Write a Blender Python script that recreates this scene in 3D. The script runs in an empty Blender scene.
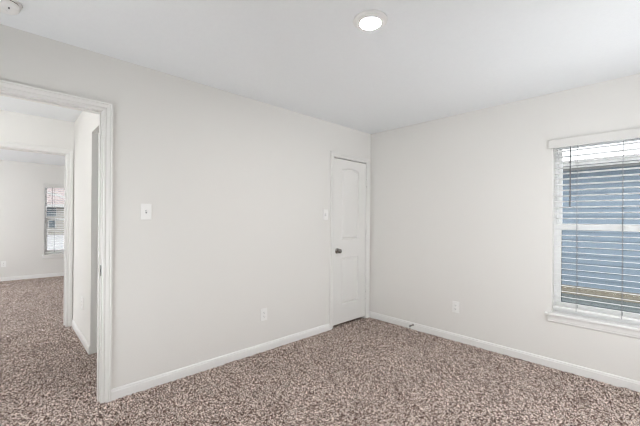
import bpy, bmesh, math, random
import numpy as np
from mathutils import Vector, Matrix

random.seed(7); RNG = np.random.default_rng(7)
S = bpy.context.scene
COL = S.collection
PI = math.pi

# ---------------------------------------------------------------- camera, world, lights, exposure
F_PX, YAW, ROLL, HORIZON = 328.911, 0.809374, 0.0077849, 219.15
cam_data = bpy.data.cameras.new('camera'); cam = bpy.data.objects.new('camera', cam_data); COL.objects.link(cam)
cam_data.sensor_fit = 'HORIZONTAL'; cam_data.sensor_width = 36.0
cam_data.lens = F_PX / 640 * 36.0
cam_data.shift_y = (HORIZON - 213.0) / 640.0
cam_data.clip_start = 0.05; cam_data.clip_end = 300
fw = Vector((-math.sin(YAW), math.cos(YAW), 0)); rt = Vector((math.cos(YAW), math.sin(YAW), 0)); up = Vector((0, 0, 1))
r2 = rt * math.cos(ROLL) + up * math.sin(ROLL); u2 = up * math.cos(ROLL) - rt * math.sin(ROLL)
M = Matrix((r2, u2, -fw)).transposed().to_4x4(); M.translation = (2.7221, -3.5212, 1.2984)
cam.matrix_world = M
S.camera = cam

S.view_settings.view_transform = 'Standard'; S.view_settings.look = 'None'
S.view_settings.gamma = 1.0; S.view_settings.use_curve_mapping = False
S.view_settings.exposure = 0.12
S.cycles.filter_width = 1.15        # crisp like the photograph

world = bpy.data.worlds.new('world'); S.world = world; world.use_nodes = True
bg = world.node_tree.nodes['Background']; bg.inputs[0].default_value = (0.93, 0.965, 1.0, 1); bg.inputs[1].default_value = 5.0

def area(name, loc, direction, sx, sy, power, color=(1, 1, 1), shape='RECTANGLE'):
    d = bpy.data.lights.new(name, 'AREA'); d.shape = shape; d.size = sx; d.size_y = sy; d.energy = power; d.color = color
    o = bpy.data.objects.new(name, d); COL.objects.link(o); o.location = loc
    o.rotation_euler = Vector(direction).to_track_quat('-Z', 'Y').to_euler()
    return o
hl = bpy.data.lights.new('hall_lamp_unseen', 'POINT'); hl.energy = 0.8; hl.shadow_soft_size = 0.08; hl.color = (1, 0.985, 0.96)  # unseen hall light without a fixture, set below the ceiling to brighten it
hlo = bpy.data.objects.new('hall_lamp_unseen', hl); COL.objects.link(hlo); hlo.location = (-0.9, -4.15, 1.95)
area('hall_ceiling_fill', (-1.1, -4.35, 1.5), (0.05, 0.25, 1), 0.35, 0.35, 3.4, (1, 0.985, 0.96), 'DISK')  # added fill aimed upward to lift the hall ceiling, stands for no lamp
area('far_room_fill', (-4.4, -5.6, 1.4), (0, 1, 0), 2.4, 1.8, 10, (0.97, 0.985, 1.0))  # added out-of-view panel that brightens the far room
LENS_STRENGTH = 275.0

# ---------------------------------------------------------------- materials
def mat(name, color, rough=0.5, metal=0.0, bump=None, noise=None, spec=0.5):
    m = bpy.data.materials.new(name); m.use_nodes = True
    n = m.node_tree.nodes; l = m.node_tree.links; b = n['Principled BSDF']
    b.inputs['Base Color'].default_value = (*color, 1); b.inputs['Roughness'].default_value = rough
    b.inputs['Metallic'].default_value = metal; b.inputs['Specular IOR Level'].default_value = spec
    tc = n.new('ShaderNodeTexCoord')
    if noise:      # (scale, amount): slight mottling of the colour itself
        t = n.new('ShaderNodeTexNoise'); t.inputs['Scale'].default_value = noise[0]; t.inputs['Detail'].default_value = 4
        l.new(tc.outputs['Object'], t.inputs['Vector'])
        mx = n.new('ShaderNodeMix'); mx.data_type = 'RGBA'
        mx.inputs[6].default_value = (*[c * (1 - noise[1]) for c in color], 1); mx.inputs[7].default_value = (*[min(1, c * (1 + noise[1])) for c in color], 1)
        l.new(t.outputs['Fac'], mx.inputs[0]); l.new(mx.outputs[2], b.inputs['Base Color'])
    if bump:       # (scale, strength, distance)
        t = n.new('ShaderNodeTexNoise'); t.inputs['Scale'].default_value = bump[0]; t.inputs['Detail'].default_value = 3
        l.new(tc.outputs['Object'], t.inputs['Vector'])
        bp = n.new('ShaderNodeBump'); bp.inputs['Strength'].default_value = bump[1]; bp.inputs['Distance'].default_value = bump[2]
        l.new(t.outputs['Fac'], bp.inputs['Height']); l.new(bp.outputs['Normal'], b.inputs['Normal'])
    return m
WALL = mat('painted_drywall', (0.845, 0.828, 0.795), 0.75, bump=(90, 0.25, 0.002), noise=(1.2, 0.008), spec=0.25)
CEIL = mat('textured_ceiling_paint', (0.90, 0.918, 0.93), 0.9, bump=(55, 0.5, 0.004), noise=(40, 0.015), spec=0.1)
TRIM = mat('white_trim_paint', (0.845, 0.832, 0.805), 0.35, bump=(30, 0.03, 0.001), noise=(3, 0.006), spec=0.4)
BASEP = mat('white_baseboard_paint', (0.895, 0.885, 0.865), 0.35, bump=(30, 0.03, 0.001), noise=(3, 0.006), spec=0.4)
DOORP = mat('white_door_paint', (0.85, 0.838, 0.812), 0.4, bump=(140, 0.05, 0.001), noise=(3, 0.006), spec=0.4)
VINYL = mat('white_vinyl', (0.955, 0.955, 0.95), 0.35, noise=(4, 0.006))
PLATE = mat('white_plate_plastic', (0.95, 0.94, 0.92), 0.3, noise=(20, 0.006))
DETECT = mat('bright_white_plastic', (0.95, 0.945, 0.93), 0.3, noise=(20, 0.004))
SLOT = mat('dark_slot', (0.04, 0.04, 0.04), 0.6, noise=(50, 0.1))
GAP = mat('dark_gap_shadow_side', (0.10, 0.09, 0.08), 0.8, noise=(20, 0.1))
BLIND = mat('white_blind_slat', (0.95, 0.95, 0.94), 0.4, noise=(8, 0.01))
VAL = mat('white_blind_valance', (0.78, 0.765, 0.735), 0.45, noise=(8, 0.01))
CORD = mat('grey_cord', (0.24, 0.24, 0.25), 0.8, noise=(60, 0.05))
WAND = mat('grey_plastic_wand', (0.13, 0.13, 0.14), 0.3, noise=(20, 0.05))
GASKET = mat('black_gasket', (0.03, 0.03, 0.035), 0.6, noise=(30, 0.1))
BRONZE = mat('dark_metal_knob', (0.24, 0.225, 0.21), 0.14, 1.0, noise=(30, 0.05))
NICKEL = mat('satin_metal', (0.27, 0.255, 0.235), 0.35, 1.0, noise=(30, 0.05))
RUBBER = mat('dark_rubber', (0.05, 0.05, 0.05), 0.7, noise=(30, 0.1))
SIDING = mat('blue_grey_siding', (0.115, 0.150, 0.185), 0.6, bump=(30, 0.1, 0.003), noise=(3, 0.05))
SOFFIT = mat('white_soffit', (0.28, 0.275, 0.265), 0.6, noise=(3, 0.02))
TAN = mat('tan_brick_base', (0.155, 0.135, 0.10), 0.8, bump=(25, 0.4, 0.01), noise=(12, 0.15))
SHINGLE = mat('pinkish_brown_shingles', (0.17, 0.135, 0.13), 0.9, bump=(14, 0.5, 0.02), noise=(6, 0.12))
PALEBRICK = mat('pale_stone_wall', (0.21, 0.197, 0.18), 0.85, bump=(6, 0.5, 0.02), noise=(5, 0.15))
DARKGLASS = mat('dark_window_pane', (0.03, 0.045, 0.055), 0.3, noise=(2, 0.2))
GRASS = mat('grey_green_lawn', (0.085, 0.10, 0.098), 0.9, bump=(40, 0.8, 0.03), noise=(15, 0.3))
CONC = mat('pale_concrete', (0.125, 0.122, 0.122), 0.85, noise=(2, 0.06))
ROCK = mat('tan_landscape_rock', (0.11, 0.098, 0.082), 0.9, bump=(10, 0.5, 0.02), noise=(6, 0.2))
SHRUB = mat('dark_green_shrub', (0.03, 0.035, 0.025), 0.9, noise=(12, 0.4))

GLASS = bpy.data.materials.new('window_glass'); GLASS.use_nodes = True
_n = GLASS.node_tree.nodes; _l = GLASS.node_tree.links; _n.remove(_n['Principled BSDF'])
_t = _n.new('ShaderNodeBsdfTransparent'); _t.inputs[0].default_value = (0.95, 0.955, 0.955, 1)
_g = _n.new('ShaderNodeBsdfGlossy'); _g.inputs['Roughness'].default_value = 0.02
_f = _n.new('ShaderNodeFresnel'); _f.inputs['IOR'].default_value = 1.45
_m = _n.new('ShaderNodeMixShader')
_l.new(_f.outputs[0], _m.inputs[0]); _l.new(_t.outputs[0], _m.inputs[1]); _l.new(_g.outputs[0], _m.inputs[2])
_l.new(_m.outputs[0], _n['Material Output'].inputs[0])

LENS = bpy.data.materials.new('glowing_lens'); LENS.use_nodes = True
_n = LENS.node_tree.nodes; _l = LENS.node_tree.links; _b = _n['Principled BSDF']
_b.inputs['Base Color'].default_value = (0.9, 0.9, 0.9, 1); _b.inputs['Emission Color'].default_value = (1, 0.975, 0.94, 1)
_b.inputs['Emission Strength'].default_value = LENS_STRENGTH

CARPET = bpy.data.materials.new('speckled_carpet'); CARPET.use_nodes = True
def build_carpet():
    n = CARPET.node_tree.nodes; l = CARPET.node_tree.links; b = n['Principled BSDF']
    b.inputs['Roughness'].default_value = 1.0; b.inputs['Specular IOR Level'].default_value = 0.05
    tc = n.new('ShaderNodeTexCoord')
    def vor(scale):
        v = n.new('ShaderNodeTexVoronoi'); v.inputs['Scale'].default_value = scale; v.inputs['Randomness'].default_value = 1
        l.new(tc.outputs['Object'], v.inputs['Vector'])
        s = n.new('ShaderNodeSeparateColor'); l.new(v.outputs['Color'], s.inputs[0]); return s.outputs[0]
    a, c = vor(205), vor(90)
    mx = n.new('ShaderNodeMix'); mx.data_type = 'FLOAT'; mx.inputs[0].default_value = 0.22
    l.new(a, mx.inputs[2]); l.new(c, mx.inputs[3])
    r = n.new('ShaderNodeValToRGB'); e = r.color_ramp.elements
    e[0].position = 0.26; e[0].color = (0.030, 0.013, 0.009, 1)
    e[1].position = 0.72; e[1].color = (0.98, 0.85, 0.77, 1)
    x = r.color_ramp.elements.new(0.42); x.color = (0.125, 0.068, 0.052, 1)
    x = r.color_ramp.elements.new(0.56); x.color = (0.40, 0.29, 0.245, 1)
    l.new(mx.outputs[0], r.inputs[0])
    big = n.new('ShaderNodeTexNoise'); big.inputs['Scale'].default_value = 3.5; big.inputs['Detail'].default_value = 2
    l.new(tc.outputs['Object'], big.inputs['Vector'])
    mr = n.new('ShaderNodeMapRange'); mr.inputs[1].default_value = 0.3; mr.inputs[2].default_value = 0.7; mr.inputs[3].default_value = 0.92; mr.inputs[4].default_value = 1.06
    l.new(big.outputs['Fac'], mr.inputs[0])
    vm = n.new('ShaderNodeVectorMath'); vm.operation = 'SCALE'; l.new(r.outputs[0], vm.inputs[0]); l.new(mr.outputs[0], vm.inputs['Scale'])
    l.new(vm.outputs[0], b.inputs['Base Color'])
build_carpet()

# ---------------------------------------------------------------- mesh helpers
class MB:
    def __init__(self): self.v = []; self.f = []; self.smooth = []
    def add(self, vs, fs, smooth=False):
        o = len(self.v); self.v += [tuple(p) for p in vs]
        for f in fs: self.f.append([i + o for i in f]); self.smooth.append(smooth)
        return self
    def box(self, x0, x1, y0, y1, z0, z1, bev=0.0):
        if bev <= 0:
            vs = [(x, y, z) for x in (x0, x1) for y in (y0, y1) for z in (z0, z1)]
            return self.add(vs, [(0, 1, 3, 2), (4, 6, 7, 5), (0, 4, 5, 1), (2, 3, 7, 6), (0, 2, 6, 4), (1, 5, 7, 3)])
        bm = bmesh.new(); bmesh.ops.create_cube(bm, size=1)
        for v in bm.verts:
            v.co = ((x0 + x1) / 2 + v.co.x * (x1 - x0), (y0 + y1) / 2 + v.co.y * (y1 - y0), (z0 + z1) / 2 + v.co.z * (z1 - z0))
        bmesh.ops.bevel(bm, geom=list(bm.edges), offset=bev, segments=2, profile=0.5, affect='EDGES')
        bm.verts.index_update()
        self.add([v.co[:] for v in bm.verts], [[v.index for v in f.verts] for f in bm.faces]); bm.free(); return self
    def lathe(self, prof, n=32, origin=(0, 0, 0), axis=(0, 0, 1), smooth=True):
        """prof: (radius, height) along axis"""
        q = Vector((0, 0, 1)).rotation_difference(Vector(axis)); o = Vector(origin); vs = []; fs = []
        for r, h in prof:
            for k in range(n):
                a = 2 * PI * k / n; vs.append(o + q @ Vector((max(r, 1e-5) * math.cos(a), max(r, 1e-5) * math.sin(a), h)))
        for i in range(len(prof) - 1):
            for k in range(n):
                fs.append((i * n + k, i * n + (k + 1) % n, (i + 1) * n + (k + 1) % n, (i + 1) * n + k))
        fs.append(tuple(range(n))[::-1]); fs.append(tuple((len(prof) - 1) * n + k for k in range(n)))
        return self.add(vs, fs, smooth)
    def sweep(self, rings, closed=True):
        """rings: lists of equally many points, capped at both ends"""
        n = len(rings[0]); vs = [p for r in rings for p in r]; fs = []
        for i in range(len(rings) - 1):
            for k in range(n if closed else n - 1):
                fs.append((i * n + k, i * n + (k + 1) % n, (i + 1) * n + (k + 1) % n, (i + 1) * n + k))
        if closed: fs.append(tuple(range(n))[::-1]); fs.append(tuple((len(rings) - 1) * n + k for k in range(n)))
        return self.add(vs, fs)
    def build(self, name, m, parent=None, kind=None, loc=None, rotz=0.0, fix=True):
        me = bpy.data.meshes.new(name); me.from_pydata(self.v, [], self.f)
        for p, s in zip(me.polygons, self.smooth): p.use_smooth = s
        if fix:
            bm = bmesh.new(); bm.from_mesh(me); bmesh.ops.recalc_face_normals(bm, faces=bm.faces); bm.to_mesh(me); bm.free()
        if any(self.smooth):
            try: me.set_sharp_from_angle(angle=math.radians(40))
            except Exception: pass
        me.materials.append(m)
        o = bpy.data.objects.new(name, me); COL.objects.link(o)
        if parent is not None: o.parent = parent
        if loc is not None: o.location = loc; o.rotation_euler = (0, 0, rotz)
        if kind: o['kind'] = kind
        return o

def empty(name, loc=(0, 0, 0), rotz=0.0, label=None, cat=None, group=None, kind=None):
    o = bpy.data.objects.new(name, None); COL.objects.link(o); o.location = loc; o.rotation_euler = (0, 0, rotz); o.empty_display_size = 0.05
    return tag(o, label, cat, group, kind)
def tag(o, label=None, cat=None, group=None, kind=None):
    if label: o['label'] = label
    if cat: o['category'] = cat
    if group: o['group'] = group
    if kind: o['kind'] = kind
    return o
def copy_tree(o, parent=None):
    c = o.copy(); COL.objects.link(c)
    if parent is not None: c.parent = parent
    for ch in list(o.children): copy_tree(ch, c)
    return c

def slab_with_holes(u0, u1, v0, v1, holes, t0, t1, to3):
    """A wall slab: rectangle u x v with rectangular holes, thickness t0..t1, one closed mesh."""
    us = sorted({u0, u1, *[h[0] for h in holes], *[h[1] for h in holes]}); vs = sorted({v0, v1, *[h[2] for h in holes], *[h[3] for h in holes]})
    us = [u for u in us if u0 <= u <= u1]; vs = [v for v in vs if v0 <= v <= v1]
    nu, nv = len(us) - 1, len(vs) - 1
    def solid(i, j):
        if not (0 <= i < nu and 0 <= j < nv): return False
        cu, cv = (us[i] + us[i + 1]) / 2, (vs[j] + vs[j + 1]) / 2
        return not any(h[0] < cu < h[1] and h[2] < cv < h[3] for h in holes)
    mb = MB(); idx = {}
    def V(i, j, k):
        if (i, j, k) not in idx: idx[(i, j, k)] = len(mb.v); mb.v.append(to3(us[i], vs[j], (t0, t1)[k]))
        return idx[(i, j, k)]
    def Fc(*a): mb.f.append([V(*p) for p in a]); mb.smooth.append(False)
    for i in range(nu):
        for j in range(nv):
            if not solid(i, j): continue
            for k in (0, 1): Fc((i, j, k), (i + 1, j, k), (i + 1, j + 1, k), (i, j + 1, k))
            if not solid(i - 1, j): Fc((i, j, 0), (i, j + 1, 0), (i, j + 1, 1), (i, j, 1))
            if not solid(i + 1, j): Fc((i + 1, j, 0), (i + 1, j + 1, 0), (i + 1, j + 1, 1), (i + 1, j, 1))
            if not solid(i, j - 1): Fc((i, j, 0), (i + 1, j, 0), (i + 1, j, 1), (i, j, 1))
            if not solid(i, j + 1): Fc((i, j + 1, 0), (i + 1, j + 1, 0), (i + 1, j + 1, 1), (i, j + 1, 1))
    return mb
XW = lambda u, v, t: (t, u, v)      # wall in a plane of constant x: u = y
YW = lambda u, v, t: (u, t, v)      # wall in a plane of constant y: u = x

# ---------------------------------------------------------------- the setting
H = 2.44
FARX = -6.5          # face of the far room's end wall
HX = -2.18           # face of the hall's end wall
HY = -2.938           # face of the hall's side wall
TOP = 0.08
# doorway of this room (clear opening incl. jamb lining), closet, hall doorway, hall side opening
D_Y1, D_Y0, D_Z = -3.038, -3.818, 2.046
C_Y1, C_Y0, C_Z = -0.091, -0.705, 2.040
E_Y1, E_Y0 = -3.006, -3.786
O_X0, O_X1, O_Z = -1.045, -0.30, 2.11
W = dict(x0=2.028, x1=2.938, z0=0.485, z1=2.0)
JT = 0.019           # jamb lining thickness

slab_with_holes(-4.3, 0.16, -0.02, H, [(D_Y0 - JT, D_Y1 + JT, -0.02, D_Z + JT), (C_Y0 - JT, C_Y1 + JT, -0.02, C_Z + JT)], -0.115, 0, XW).build('wall_left', WALL, kind='structure')
slab_with_holes(HX - 0.115, 3.42, -0.02, H, [(W['x0'], W['x1'], W['z0'] - 0.025, W['z1'])], 0, 0.16, YW).build('wall_right', WALL, kind='structure')
slab_with_holes(-4.3, 0.0, 0, H, [(-1.9, -0.5, 0.5, 1.9)], 3.30, 3.42, XW).build('wall_east', WALL, kind='structure')  # unseen wall; its opening is made up to let fill light in
slab_with_holes(0.0, 3.30, 0, H, [(0.25, 1.22, 0.5, 1.65)], -4.3, -4.2, YW).build('wall_south', WALL, kind='structure')  # opening behind the camera, added and sized for extra daylight
# closet shell behind the closed door
mb = MB(); mb.box(-0.75, -0.70, -1.3, 0.16, 0, H); mb.build('wall_closet', WALL, kind='structure')
# hall
slab_with_holes(-5.0, HY + 0.115, -0.02, H, [(E_Y0 - JT, E_Y1 + JT, -0.02, D_Z + JT)], HX - 0.115, HX, XW).build('wall_hall_end', WALL, kind='structure')
slab_with_holes(HX, -0.115, -0.02, H, [(O_X0, O_X1, -0.02, O_Z)], HY, HY + 0.115, YW).build('wall_hall_side', WALL, kind='structure')
MB().box(HX, -0.115, -5.1, -5.0, 0, H).build('wall_hall_south', WALL, kind='structure')
mb = MB(); mb.box(-1.35, -1.25, HY + 0.115, -1.45, 0, H); mb.build('wall_alcove_side', WALL, kind='structure')
MB().box(-1.35, -0.115, -1.45, -1.35, 0, H).build('wall_alcove_end', WALL, kind='structure')
# far room
slab_with_holes(-5.8, -0.9, 0, H, [(-2.93, -2.02, 0.46, 2.0)], FARX - 0.16, FARX, XW).build('wall_far', WALL, kind='structure')
MB().box(FARX, HX - 0.115, -0.9, -0.8, 0, H).build('wall_far_north', WALL, kind='structure')
slab_with_holes(FARX, HX - 0.115, 0, H, [(-5.6, -3.2, 0.5, 2.2)], -5.8, -5.7, YW).build('wall_far_south', WALL, kind='structure')
MB().box(HX - 0.115, HX, HY + 0.115, -0.8, 0, H).build('wall_far_east', WALL, kind='structure')
MB().box(HX - 0.115, HX, -5.8, -5.0, 0, H).build('wall_far_corner', WALL, kind='structure')
# ceilings
MB().box(-0.115, 3.42, -4.3, 0.16, H, H + TOP).build('ceiling', CEIL, kind='structure')
MB().box(HX, -0.115, -5.1, 0.16, H, H + TOP).build('ceiling_hall', CEIL, kind='structure')
MB().box(FARX - 0.16, HX, -5.8, -0.8, H, H + TOP).build('ceiling_far', CEIL, kind='structure')

# carpet: a dense sheet with tufts of uneven height
def carpet(name, x0, x1, y0, y1, step, amp):
    nx = int((x1 - x0) / step) + 1; ny = int((y1 - y0) / step) + 1
    xs = np.linspace(x0, x1, nx); ys = np.linspace(y0, y1, ny)
    X, Y = np.meshgrid(xs, ys, indexing='ij')
    X = X + RNG.uniform(-0.3, 0.3, X.shape) * step; Y = Y + RNG.uniform(-0.3, 0.3, Y.shape) * step
    Z = RNG.uniform(-amp, amp, X.shape) - amp * 0.9
    co = np.stack([X, Y, Z], -1).reshape(-1, 3).astype(np.float32)
    i = np.arange(nx * ny).reshape(nx, ny)
    q = np.stack([i[:-1, :-1], i[1:, :-1], i[1:, 1:], i[:-1, 1:]], -1).reshape(-1).astype(np.int32)
    nf = q.size // 4
    me = bpy.data.meshes.new(name); me.vertices.add(len(co)); me.vertices.foreach_set('co', co.ravel())
    me.loops.add(q.size); me.loops.foreach_set('vertex_index', q)
    me.polygons.add(nf); me.polygons.foreach_set('loop_start', np.arange(0, q.size, 4, dtype=np.int32))
    me.polygons.foreach_set('loop_total', np.full(nf, 4, dtype=np.int32))
    me.update(calc_edges=True); me.validate(); me.materials.append(CARPET)
    o = bpy.data.objects.new(name, me); COL.objects.link(o); o['kind'] = 'structure'; return o
carpet('floor', HX - 0.05, 3.30, -4.2, 0.0, 0.0095, 0.0065)
carpet('floor_far', FARX, HX - 0.03, -5.7, -0.9, 0.018, 0.005)
carpet('floor_hall', HX, -0.1, -5.0, -4.2, 0.03, 0.005)

# baseboards
BP = [(0, -0.016), (0.012, -0.016), (0.012, 0.053), (0.009, 0.057), (0.0085, 0.065), (0.005, 0.071), (0.0, 0.074)]   # (out from wall, height)
def base(name, p0, p1, nrm):
    a, b, n = Vector((*p0, 0)), Vector((*p1, 0)), Vector((*nrm, 0))
    ring = lambda p: [p + n * d + Vector((0, 0, h)) for d, h in BP]
    return MB().sweep([ring(a), ring(b)]).build(name, BASEP, kind='structure')
base('baseboard_left', (0, D_Y1 + 0.062), (0, C_Y0 - 0.062), (1, 0))
base('baseboard_right', (0, 0), (3.30, 0), (0, -1))
base('baseboard_corner', (0, C_Y1 + 0.062), (0, 0), (1, 0))
base('baseboard_hall_side', (HX, HY), (O_X0, HY), (0, -1))
base('baseboard_far', (FARX, -5.7), (FARX, -0.9), (1, 0))
base('baseboard_alcove', (-1.25, HY + 0.115), (-1.25, -1.45), (1, 0))

# casing profile: (across, out)
CP = [(0, 0), (0, 0.007), (0.004, 0.010), (0.014, 0.0105), (0.017, 0.0075), (0.021, 0.0085), (0.030, 0.0125), (0.040, 0.0155), (0.044, 0.0135), (0.048, 0.017), (0.055, 0.017), (0.057, 0.015), (0.057, 0)]
def casing(parent, y0, y1, z, rev=0.005, out=1):
    """three mitred pieces round an opening, in the opening's own frame: X along wall, -Y out of the wall"""
    a, b, t = y0 - rev, y1 + rev, z + rev
    P = lambda x, zz, o: Vector((x, -o * out, zz))
    r1 = [P(a - c, -0.016, o) for c, o in CP]; r2 = [P(a - c, t + c, o) for c, o in CP]
    r3 = [P(b + c, t + c, o) for c, o in CP]; r4 = [P(b + c, -0.016, o) for c, o in CP]
    for r in ((r1, r2), (r2, r3), (r3, r4)):
        MB().sweep(list(r)).build('casing', TRIM, parent)
def doorway(name, loc, rotz, w, z, depth, stop_at):
    """jamb lining + casing, X along wall from 0 to w, Y into the wall"""
    o = empty(name, loc, rotz, kind='structure')
    MB().box(-JT + 0.0005, 0, 0.0005, depth - 0.0005, -0.016, z + JT - 0.0005).build('jamb', TRIM, o)
    MB().box(w, w + JT - 0.0005, 0.0005, depth - 0.0005, -0.016, z + JT - 0.0005).build('jamb', TRIM, o)
    MB().box(0, w, 0.0005, depth - 0.0005, z, z + JT - 0.0005).build('jamb_head', TRIM, o)
    s0, s1 = stop_at
    MB().box(0, 0.010, s0, s1, -0.016, z - 0.010, 0.002).build('stop', TRIM, o)
    MB().box(w - 0.010, w, s0, s1, -0.016, z - 0.010, 0.002).build('stop', TRIM, o)
    MB().box(0.0, w, s0, s1, z - 0.010, z, 0.002).build('stop', TRIM, o)
    casing(o, 0, w, z)
    return o
R90 = PI / 2
entry = doorway('door_1', (0, D_Y0, 0), R90, D_Y1 - D_Y0, D_Z, 0.115, (0.040, 0.075))
# latch strike on the entry jamb
w_ = D_Y1 - D_Y0
sp = MB().box(w_ - 0.0015, w_, 0.0015, 0.036, 0.886, 0.961, 0.0006).build('strike_plate', NICKEL, entry); sp['label'] = 'metal strike plate'
MB().box(w_ - 0.0022, w_ - 0.0014, 0.015, 0.029, 0.911, 0.936).build('strike_hole', SLOT, sp)
for zz in (0.902, 0.945): MB().lathe([(0.0035, 0), (0.003, 0.0012), (0.0008, 0.0014)], 12, (w_ - 0.0014, 0.022, zz), (-1, 0, 0)).build('screw', BRONZE, sp)
hall_door = doorway('door_2', (HX, E_Y0, 0), R90, E_Y1 - E_Y0, D_Z, 0.115, (0.070, 0.105))
closet = doorway('door_3', (0, C_Y0, 0), R90, C_Y1 - C_Y0, C_Z, 0.115, (0.040, 0.075))

# ---- closet door: moulded two-panel slab
def panel_door(parent, w, z0, z1):
    x0, x1 = 0.0035, w - 0.0035
    T = 0.035; y0 = 0.0015       # front face
    bm = bmesh.new()
    def loop(pts, y): return [bm.verts.new((x, y, z)) for x, z in pts]
    def rect(a, b, c, d, n=12): # closed outline with a subdivided top edge
        return [(a, c), (b, c), (b, d)] + [(b + (a - b) * k / n, d) for k in range(1, n)] + [(a, d)]
    def arch(a, b, c, d, rise, n=12):
        pts = [(a, c), (b, c)]
        for k in range(n + 1):
            t = k / n; s = 2 * t - 1; pts.append((b + (a - b) * t, d + rise * (1 - s * s)))
        return pts
    px0, px1 = 0.145, w - 0.145
    lower = lambda i: rect(px0 + i, px1 - i, 0.255 + i, 0.835 - i)
    upper = lambda i: arch(px0 + i, px1 - i, 1.048 + i, 1.905 - i, 0.03)
    steps = [(0, 0), (0.006, 0.010), (0.012, 0.015), (0.018, 0.015), (0.034, 0.003), (0.038, 0.0025)]
    outer = [bm.verts.new((x, y0, z)) for x, z in ((x0, z0), (x1, z0), (x1, z1), (x0, z1))]
    edges = [bm.edges.new((outer[k], outer[(k + 1) % 4])) for k in range(4)]
    for fn in (lower, upper):
        prev = None
        for k, (i, dy) in enumerate(steps):
            cur = loop(fn(i), y0 + dy); n = len(cur)
            if prev is None:
                edges += [bm.edges.new((cur[a], cur[(a + 1) % n])) for a in range(n)]
            else:
                for a in range(n): bm.faces.new((prev[a], prev[(a + 1) % n], cur[(a + 1) % n], cur[a]))
            prev = cur
        bm.faces.new(prev)
    bmesh.ops.triangle_fill(bm, edges=edges, use_beauty=True, use_dissolve=False)
    back = [bm.verts.new((x, y0 + T, z)) for x, z in ((x0, z0), (x1, z0), (x1, z1), (x0, z1))]
    for k in range(4): bm.faces.new((outer[k], outer[(k + 1) % 4], back[(k + 1) % 4], back[k]))
    bm.faces.new(back)
    bmesh.ops.recalc_face_normals(bm, faces=bm.faces)
    me = bpy.data.meshes.new('door_slab'); bm.to_mesh(me); bm.free(); me.materials.append(DOORP)
    o = bpy.data.objects.new('door_slab', me); COL.objects.link(o); o.parent = parent; return o
cw = C_Y1 - C_Y0
slab = panel_door(closet, cw, 0.030, C_Z - 0.010)
knob = MB().lathe([(0.033, 0), (0.033, 0.004), (0.030, 0.0075), (0.016, 0.010), (0.0115, 0.014), (0.0115, 0.024), (0.016, 0.029), (0.0235, 0.036), (0.027, 0.046), (0.0255, 0.056), (0.019, 0.063), (0.008, 0.0665), (0.0005, 0.067)], 32, (0.068, 0.0015, 0.918), (0, -1, 0)).build('knob', BRONZE, slab); knob['label'] = 'round dark metal knob'
MB().box(-0.001, 0.0045, 0.006, 0.026, 0.89, 0.947).build('latch_plate', NICKEL, slab)
for zz in (0.26, 1.03, 1.73):
    hg = MB()
    hg.lathe([(0.0062, 0), (0.0062, 0.089)], 14, (cw - 0.001, -0.0062, zz), (0, 0, 1))
    h = hg.build('hinge', TRIM, closet)
    MB().lathe([(0.0045, 0), (0.0055, 0.003), (0.0015, 0.006)], 12, (cw - 0.001, -0.0062, zz + 0.089), (0, 0, 1)).build('pin', NICKEL, h)
    MB().lathe([(0.0045, 0), (0.0055, 0.003), (0.0015, 0.006)], 12, (cw - 0.001, -0.0062, zz), (0, 0, -1)).build('pin', BRONZE, h)

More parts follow.
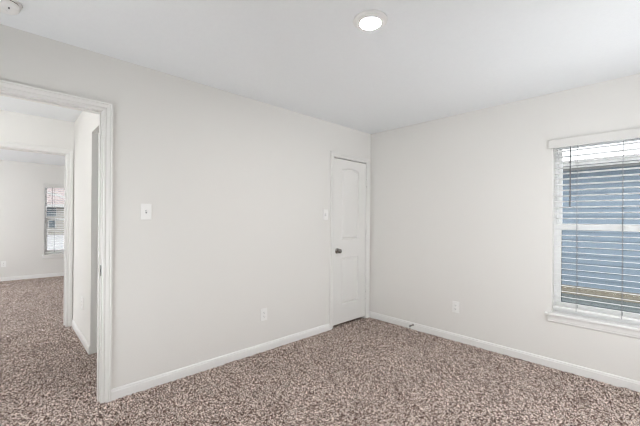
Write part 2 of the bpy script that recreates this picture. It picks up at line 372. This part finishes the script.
# ---------------------------------------------------------------- windows
def window(name, loc, rotz, w, z0, z1, depth):
    """X along wall 0..w, Y into the wall; single hung vinyl unit at the back of the reveal + stool and apron"""
    o = empty(name, loc, rotz, kind='structure')
    fy0, fy1 = 0.082, depth - 0.002; fr = 0.022
    zm = (z0 + z1) / 2 + 0.003                                   # centre of the meeting rail
    f = MB(); f.add([], [])
    def ring(mb, xa, xb, za, zb, l, r, b, t, ya, yb):
        outer = [(xa, za), (xb, za), (xb, zb), (xa, zb)]; inner = [(xa + l, za + b), (xb - r, za + b), (xb - r, zb - t), (xa + l, zb - t)]
        vs = [(x, ya, z) for x, z in outer] + [(x, ya, z) for x, z in inner] + [(x, yb, z) for x, z in outer] + [(x, yb, z) for x, z in inner]
        fs = []
        for k in range(4):
            j = (k + 1) % 4
            fs += [(k, j, 4 + j, 4 + k), (8 + k, 12 + k, 12 + j, 8 + j), (k, 8 + k, 8 + j, j), (4 + k, 4 + j, 12 + j, 12 + k)]
        mb.add(vs, fs); return mb
    ring(MB(), 0.0005, w - 0.0005, z0 + 0.0005, z1 - 0.0005, fr, fr, 0.030, fr, fy0, fy1).build('window_frame', VINYL, o)
    lo = ring(MB(), fr + 0.001, w - fr - 0.001, z0 + 0.031, zm + 0.022, 0.030, 0.030, 0.058, 0.044, fy0 + 0.004, fy0 + 0.032).build('lower_sash', VINYL, o)
    upz = ring(MB(), fr + 0.001, w - fr - 0.001, zm - 0.020, z1 - fr - 0.001, 0.026, 0.026, 0.036, 0.030, fy0 + 0.036, fy0 + 0.062).build('upper_sash', VINYL, o)
    a, b = fr + 0.031, w - fr - 0.031
    ring(MB(), a, b, z0 + 0.089, zm - 0.022, 0.0035, 0.0035, 0.0035, 0.0035, fy0 + 0.010, fy0 + 0.016).build('gasket', GASKET, lo)
    MB().box(a + 0.0036, b - 0.0036, fy0 + 0.012, fy0 + 0.0145, z0 + 0.0926, zm - 0.0256).build('pane', GLASS, lo)
    MB().box(fr + 0.027, w - fr - 0.027, fy0 + 0.046, fy0 + 0.0485, zm + 0.016, z1 - fr - 0.031).build('pane', GLASS, upz)
    lk = MB().box(w / 2 - 0.028, w / 2 + 0.028, fy0 - 0.004, fy0 + 0.004, zm + 0.004, zm + 0.016, 0.002)
    lk.build('sash_lock', VINYL, lo)
    # stool and apron
    MB().box(-0.045, w + 0.045, -0.036, 0.0, z0 - 0.0245, z0, 0.006).build('window_sill', BASEP, o)
    MB().box(0.0005, w - 0.0005, -0.004, fy0 + 0.004, z0 - 0.0245, z0).build('window_sill', BASEP, o)
    ap = MB()
    prof = [(0, z0 - 0.025), (0.016, z0 - 0.025), (0.016, z0 - 0.060), (0.013, z0 - 0.066), (0.013, z0 - 0.074), (0.008, z0 - 0.084), (0.0, z0 - 0.088)]
    ap.sweep([[(-0.026, -d, z) for d, z in prof], [(w + 0.026, -d, z) for d, z in prof]]); ap.build('window_apron', BASEP, o)
    return o
window('window_1', (W['x0'], 0, 0), 0, W['x1'] - W['x0'], W['z0'], W['z1'], 0.16)
window('window_2', (FARX, -2.93, 0), R90, 0.91, 0.485, 2.0, 0.16)

def blind(loc, rotz, w, z0, z1, label, pitch=0.0495):
    o = empty('window_blind', loc, rotz, label, 'window blind', 'horizontal slat blinds at the windows')
    yc = 0.042
    MB().box(0.006, w - 0.006, yc - 0.028, yc + 0.028, z1 - 0.052, z1 - 0.002, 0.002).build('headrail', BLIND, o)
    vp = [(-0.024, z1 - 0.058), (-0.024, z1 + 0.012), (-0.020, z1 + 0.019), (-0.012, z1 + 0.019), (-0.012, z1 - 0.058)]
    va = MB().sweep([[(-0.024, y, z) for y, z in vp], [(w + 0.024, y, z) for y, z in vp]]).build('valance', VAL, o)
    for xa in (-0.024, w + 0.012): MB().box(xa, xa + 0.012, -0.012, -0.0005, z1 - 0.058, z1 + 0.019).build('valance_return', VAL, va)
    ladders = [0.172, w / 2 + 0.006, w - 0.172]
    zs = z1 - 0.085; k = 0; zb = z0 + 0.048
    while zs > zb + 0.03:
        n = 6; top = []; bot = []
        for i in range(n + 1):
            t = i / n * 2 - 1; top.append((yc + 0.025 * t, zs + 0.0022 * (1 - t * t) + 0.0013 - 0.0028 * t)); bot.append((yc + 0.025 * t, zs + 0.0022 * (1 - t * t) - 0.0013 - 0.0028 * t))
        pr = top + bot[::-1]
        MB().sweep([[(0.008, y, z) for y, z in pr], [(w - 0.008, y, z) for y, z in pr]]).build('slat', BLIND, o)
        zs -= pitch
    MB().box(0.008, w - 0.008, yc - 0.025, yc + 0.025, zb - 0.010, zb + 0.008, 0.003).build('bottom_rail', BLIND, o)
    for x in ladders:
        c = MB()
        for dy in (-0.0268, 0.0268): c.lathe([(0.0016, zb - 0.010), (0.0016, z1 - 0.053)], 8, (x, yc + dy, 0))
        c.build('ladder_cord', CORD, o)
    wx = 0.128
    wd = MB().lathe([(0.0015, 0), (0.0062, 0.006), (0.0052, 0.02), (0.0048, 0.50), (0.002, 0.535), (0.0012, 0.545)], 10, (wx, -0.006, z1 - 0.582)).build('wand', WAND, o)
    MB().lathe([(0.0020, 0), (0.0020, 0.05)], 8, (wx, -0.006, z1 - 0.04)).build('wand_hook', CORD, wd)
    return o
blind((W['x0'], 0, 0), 0, W['x1'] - W['x0'], W['z0'], W['z1'], 'white horizontal slat blind with grey wand, at the window facing blue siding')
blind((FARX, -2.93, 0), R90, 0.91, 0.485, 2.0, 'white slat blind on the small window seen far away through both doorways')

# ---------------------------------------------------------------- plates
def plate_mesh(): return MB().box(-0.037, 0.037, -0.0080, 0.0, -0.060, 0.060, 0.0015)
def light_switch(loc, rotz, label):
    o = empty('light_switch', loc, rotz, label, 'light switch')
    p = plate_mesh().build('plate', PLATE, o)
    MB().box(-0.0055, 0.0055, -0.0086, -0.0065, -0.0125, 0.0125).build('toggle_slot', CORD, p)
    t = MB(); t.sweep([[(-0.0045, -0.007, -0.006), (0.0045, -0.007, -0.006), (0.0045, -0.007, 0.008), (-0.0045, -0.007, 0.008)], [(-0.0038, -0.019, 0.004), (0.0038, -0.019, 0.004), (0.0038, -0.0175, 0.010), (-0.0038, -0.0175, 0.010)]])
    t.build('toggle', PLATE, o)
    for z in (-0.030, 0.030): MB().lathe([(0.0032, 0), (0.003, 0.0012), (0.0005, 0.0016)], 12, (0, -0.0078, z), (0, -1, 0)).build('screw', PLATE, p)
    return o
def wall_outlet(loc, rotz, label):
    o = empty('wall_outlet', loc, rotz, label, 'wall outlet')
    p = plate_mesh().build('plate', PLATE, o)
    for zc in (-0.0195, 0.0195):
        pts = []
        for k in range(24):
            a = 2 * PI * k / 24; pts.append((max(-0.0165, min(0.0165, 0.0175 * math.cos(a) * 1.05)), max(-0.0135, min(0.0135, 0.0175 * math.sin(a)))))
        r = MB().sweep([[(x, -0.0075, zc + z) for x, z in pts], [(x * 0.97, -0.0100, zc + z * 0.97) for x, z in pts]]).build('receptacle', PLATE, o)
        MB().box(-0.0078, -0.0052, -0.0105, -0.0092, zc - 0.0025, zc + 0.0065).build('slot', SLOT, r)
        MB().box(0.0052, 0.0074, -0.0105, -0.0092, zc - 0.0015, zc + 0.0060).build('slot', SLOT, r)
        MB().lathe([(0.0026, 0), (0.0026, 0.0010)], 12, (0, -0.0095, zc - 0.0075), (0, -1, 0)).build('slot', SLOT, r)
    MB().lathe([(0.0032, 0), (0.003, 0.0012), (0.0005, 0.0016)], 12, (0, -0.0078, 0), (0, -1, 0)).build('screw', PLATE, p)
    return o
light_switch((0, -2.754, 1.345), R90, 'white toggle light switch on the wall beside the open doorway')
light_switch((0, -0.842, 1.352), R90, 'white toggle light switch on the wall next to the closed closet door')
wall_outlet((0, -1.682, 0.357), R90, 'white wall outlet low on the long wall left of the closet door')
wall_outlet((1.168, 0, 0.361), 0, 'white wall outlet low on the wall between closet corner and window')
wall_outlet((-1.47, HY, 0.40), 0, 'white wall outlet low on the hall side wall, through the doorway')
wall_outlet((FARX, -3.56, 0.34), R90, 'white wall outlet on the far room end wall, left of its window')

# door stop on the right baseboard
ds = empty('door_stop', (0.66, -0.012, 0.050), 0, 'small dark spring door stop on the baseboard right of the closet corner', 'door stop')
MB().lathe([(0.011, 0), (0.011, 0.003), (0.006, 0.006)], 16, (0, 0, 0), (0, -1, 0)).build('mount', NICKEL, ds)
pts = []; sm = MB(); rings = []
for k in range(121):
    a = k * 2 * PI / 10; c = Vector((0.0052 * math.cos(a), -0.006 - 0.056 * k / 120, 0.0052 * math.sin(a)))
    t = Vector((-math.sin(a) * 0.0052, -0.056 / 120 * 10 / (2 * PI), math.cos(a) * 0.0052)).normalized(); nrm = Vector((math.cos(a), 0, math.sin(a))); bi = t.cross(nrm)
    rings.append([c + 0.0011 * (nrm * math.cos(b) + bi * math.sin(b)) for b in (0, PI / 3, 2 * PI / 3, PI, 4 * PI / 3, 5 * PI / 3)])
sm.sweep(rings).build('spring', NICKEL, ds)
MB().lathe([(0.007, 0), (0.0085, 0.003), (0.0085, 0.012), (0.006, 0.015), (0.0005, 0.0155)], 16, (0, -0.061, 0), (0, -1, 0)).build('rubber_tip', RUBBER, ds)

# ---------------------------------------------------------------- ceiling fixtures
cl = empty('ceiling_light', (1.552, -2.020, H), 0, 'round white disk ceiling light with glowing lens', 'ceiling light')
MB().lathe([(0.096, 0), (0.097, 0.008), (0.094, 0.011), (0.083, 0.013), (0.066, 0.019), (0.0595, 0.0205), (0.0595, 0.015)], 64, (0, 0, 0), (0, 0, -1)).build('trim_ring', DETECT, cl)
MB().lathe([(0.0593, 0.0155), (0.0588, 0.021), (0.050, 0.0225), (0.030, 0.0232), (0.0005, 0.0235)], 48, (0, 0, 0), (0, 0, -1)).build('lens', LENS, cl)
sd = empty('smoke_detector', (0.308, -3.534, H), 0, 'round white smoke detector on the ceiling above the open doorway', 'smoke detector')
MB().lathe([(0.070, 0), (0.071, 0.004), (0.069, 0.010), (0.062, 0.012)], 48, (0, 0, 0), (0, 0, -1)).build('base', DETECT, sd)
MB().lathe([(0.058, 0.0115), (0.058, 0.0165)], 48, (0, 0, 0), (0, 0, -1)).build('vent_gap', SLOT, sd)
bd = MB().lathe([(0.060, 0.016), (0.0625, 0.018), (0.062, 0.028), (0.056, 0.040), (0.048, 0.046), (0.0005, 0.047)], 48, (0, 0, 0), (0, 0, -1)).build('body', DETECT, sd)
MB().box(0.024, 0.044, 0.012, 0.020, -0.0485, -0.0462, 0.0008).build('sounder_slot', CORD, bd)
MB().lathe([(0.011, 0), (0.010, 0.002), (0.0005, 0.0025)], 20, (-0.012, 0, -0.0465), (0, 0, -1)).build('test_button', PLATE, bd)

# ---------------------------------------------------------------- outside
GZ = -0.13
MB().box(-5.5, 14, 0.16, 30, GZ - 0.2, GZ).build('ground_lawn', GRASS, kind='structure')
MB().box(-80, FARX - 0.16, -40, 40, GZ - 0.25, GZ - 0.05).build('ground_street', CONC, kind='structure')
MB().box(-38.5, -32.5, -4, 3, GZ - 0.06, GZ - 0.02).build('ground_bed', ROCK, kind='structure')
YH = 4.5
nb = empty('neighbor_house', (2.5, YH, GZ), 0, 'neighbouring house with blue grey lap siding and white eaves outside the near window', 'house')
prof = []
z = 0.17
lap = MB(); zt = 2.285 - GZ; pts = [(0.012, z)]
while z < zt - 1e-6:
    z2 = min(z + 0.15, zt); pts += [(-0.006, z), (0.008, z2)]; z = z2
pts += [(0.15, zt), (0.15, 0.17)]
lap.sweep([[(-7.5, y, zz) for y, zz in pts], [(9, y, zz) for y, zz in pts]]).build('lap_siding', SIDING, nb)
MB().box(-7.5, 9, -0.02, 0.15, -0.02, 0.169).build('foundation', TAN, nb)
MB().box(-7.6, 9.1, -0.018, 0.15, zt, zt + 0.05).build('frieze_board', SOFFIT, nb)
MB().box(-7.7, 9.2, -0.45, 0.15, zt + 0.051, zt + 0.075).build('soffit', SOFFIT, nb)
MB().box(-7.7, 9.2, -0.475, -0.4505, zt + 0.035, zt + 0.10).build('fascia', SOFFIT, nb)
MB().sweep([[(xx, -0.52, zt + 0.130), (xx, 6.0, zt + 0.60), (xx, 6.0, zt + 0.55), (xx, -0.52, zt + 0.115)][::1] for xx in (-7.8, 9.3)]).build('roof', SHINGLE, nb)

fh = empty('street_house', (-37.5, -0.6, GZ - 0.05), R90, 'pale stone house with pinkish roof seen through the far room window', 'house')
MB().box(-6, 6, 0, 6, -0.02, 2.7).build('wall', PALEBRICK, fh)
MB().sweep([[(xx, -0.5, 2.62), (xx, 5.5, 5.6), (xx, 5.5, 5.5), (xx, -0.5, 2.5)] for xx in (-6.5, 6.5)]).build('roof', SHINGLE, fh)
MB().box(-6.5, 6.5, -0.56, -0.505, 2.42, 2.70).build('fascia', SOFFIT, fh)
MB().sweep([[(-3.4, -1.0, 4.55), (-3.4, -0.9, 4.55), (-3.4, -0.9, 4.75), (-3.4, -1.0, 4.75)], [(3.2, -1.0, 2.65), (3.2, -0.9, 2.65), (3.2, -0.9, 2.85), (3.2, -1.0, 2.85)]]).build('rake_board', SOFFIT, fh)
for (xa, xb, za, zb) in ((-1.75, -0.75, 1.6, 2.35), (-0.45, 0.5, 1.6, 2.35), (-1.75, -0.9, 0.55, 1.2), (0.0, 0.45, 0.45, 1.25)):
    wf = MB().box(xa - 0.06, xb + 0.06, -0.05, -0.002, za - 0.06, zb + 0.06).build('window', SOFFIT, fh)
    MB().box(xa, xb, -0.06, -0.0505, za, zb).build('pane', DARKGLASS, wf)
for i, (x, y, r) in enumerate(((-36.2, -1.85, 0.30), (-36.0, -1.15, 0.22), (-35.3, -2.4, 0.2))):
    bm = bmesh.new(); bmesh.ops.create_icosphere(bm, subdivisions=3, radius=r)
    for v in bm.verts: v.co *= 1 + 0.25 * (random.random() - 0.5)
    for v in bm.verts: v.co.z *= 0.8
    me = bpy.data.meshes.new('shrub'); bm.to_mesh(me); bm.free(); me.materials.append(SHRUB)
    o = bpy.data.objects.new('shrub', me); COL.objects.link(o); o.location = (x, y, GZ - 0.05 + r * 0.7)
    tag(o, 'small dark shrub in front of the pale house outside the far window', 'shrub', 'shrubs before the street house')
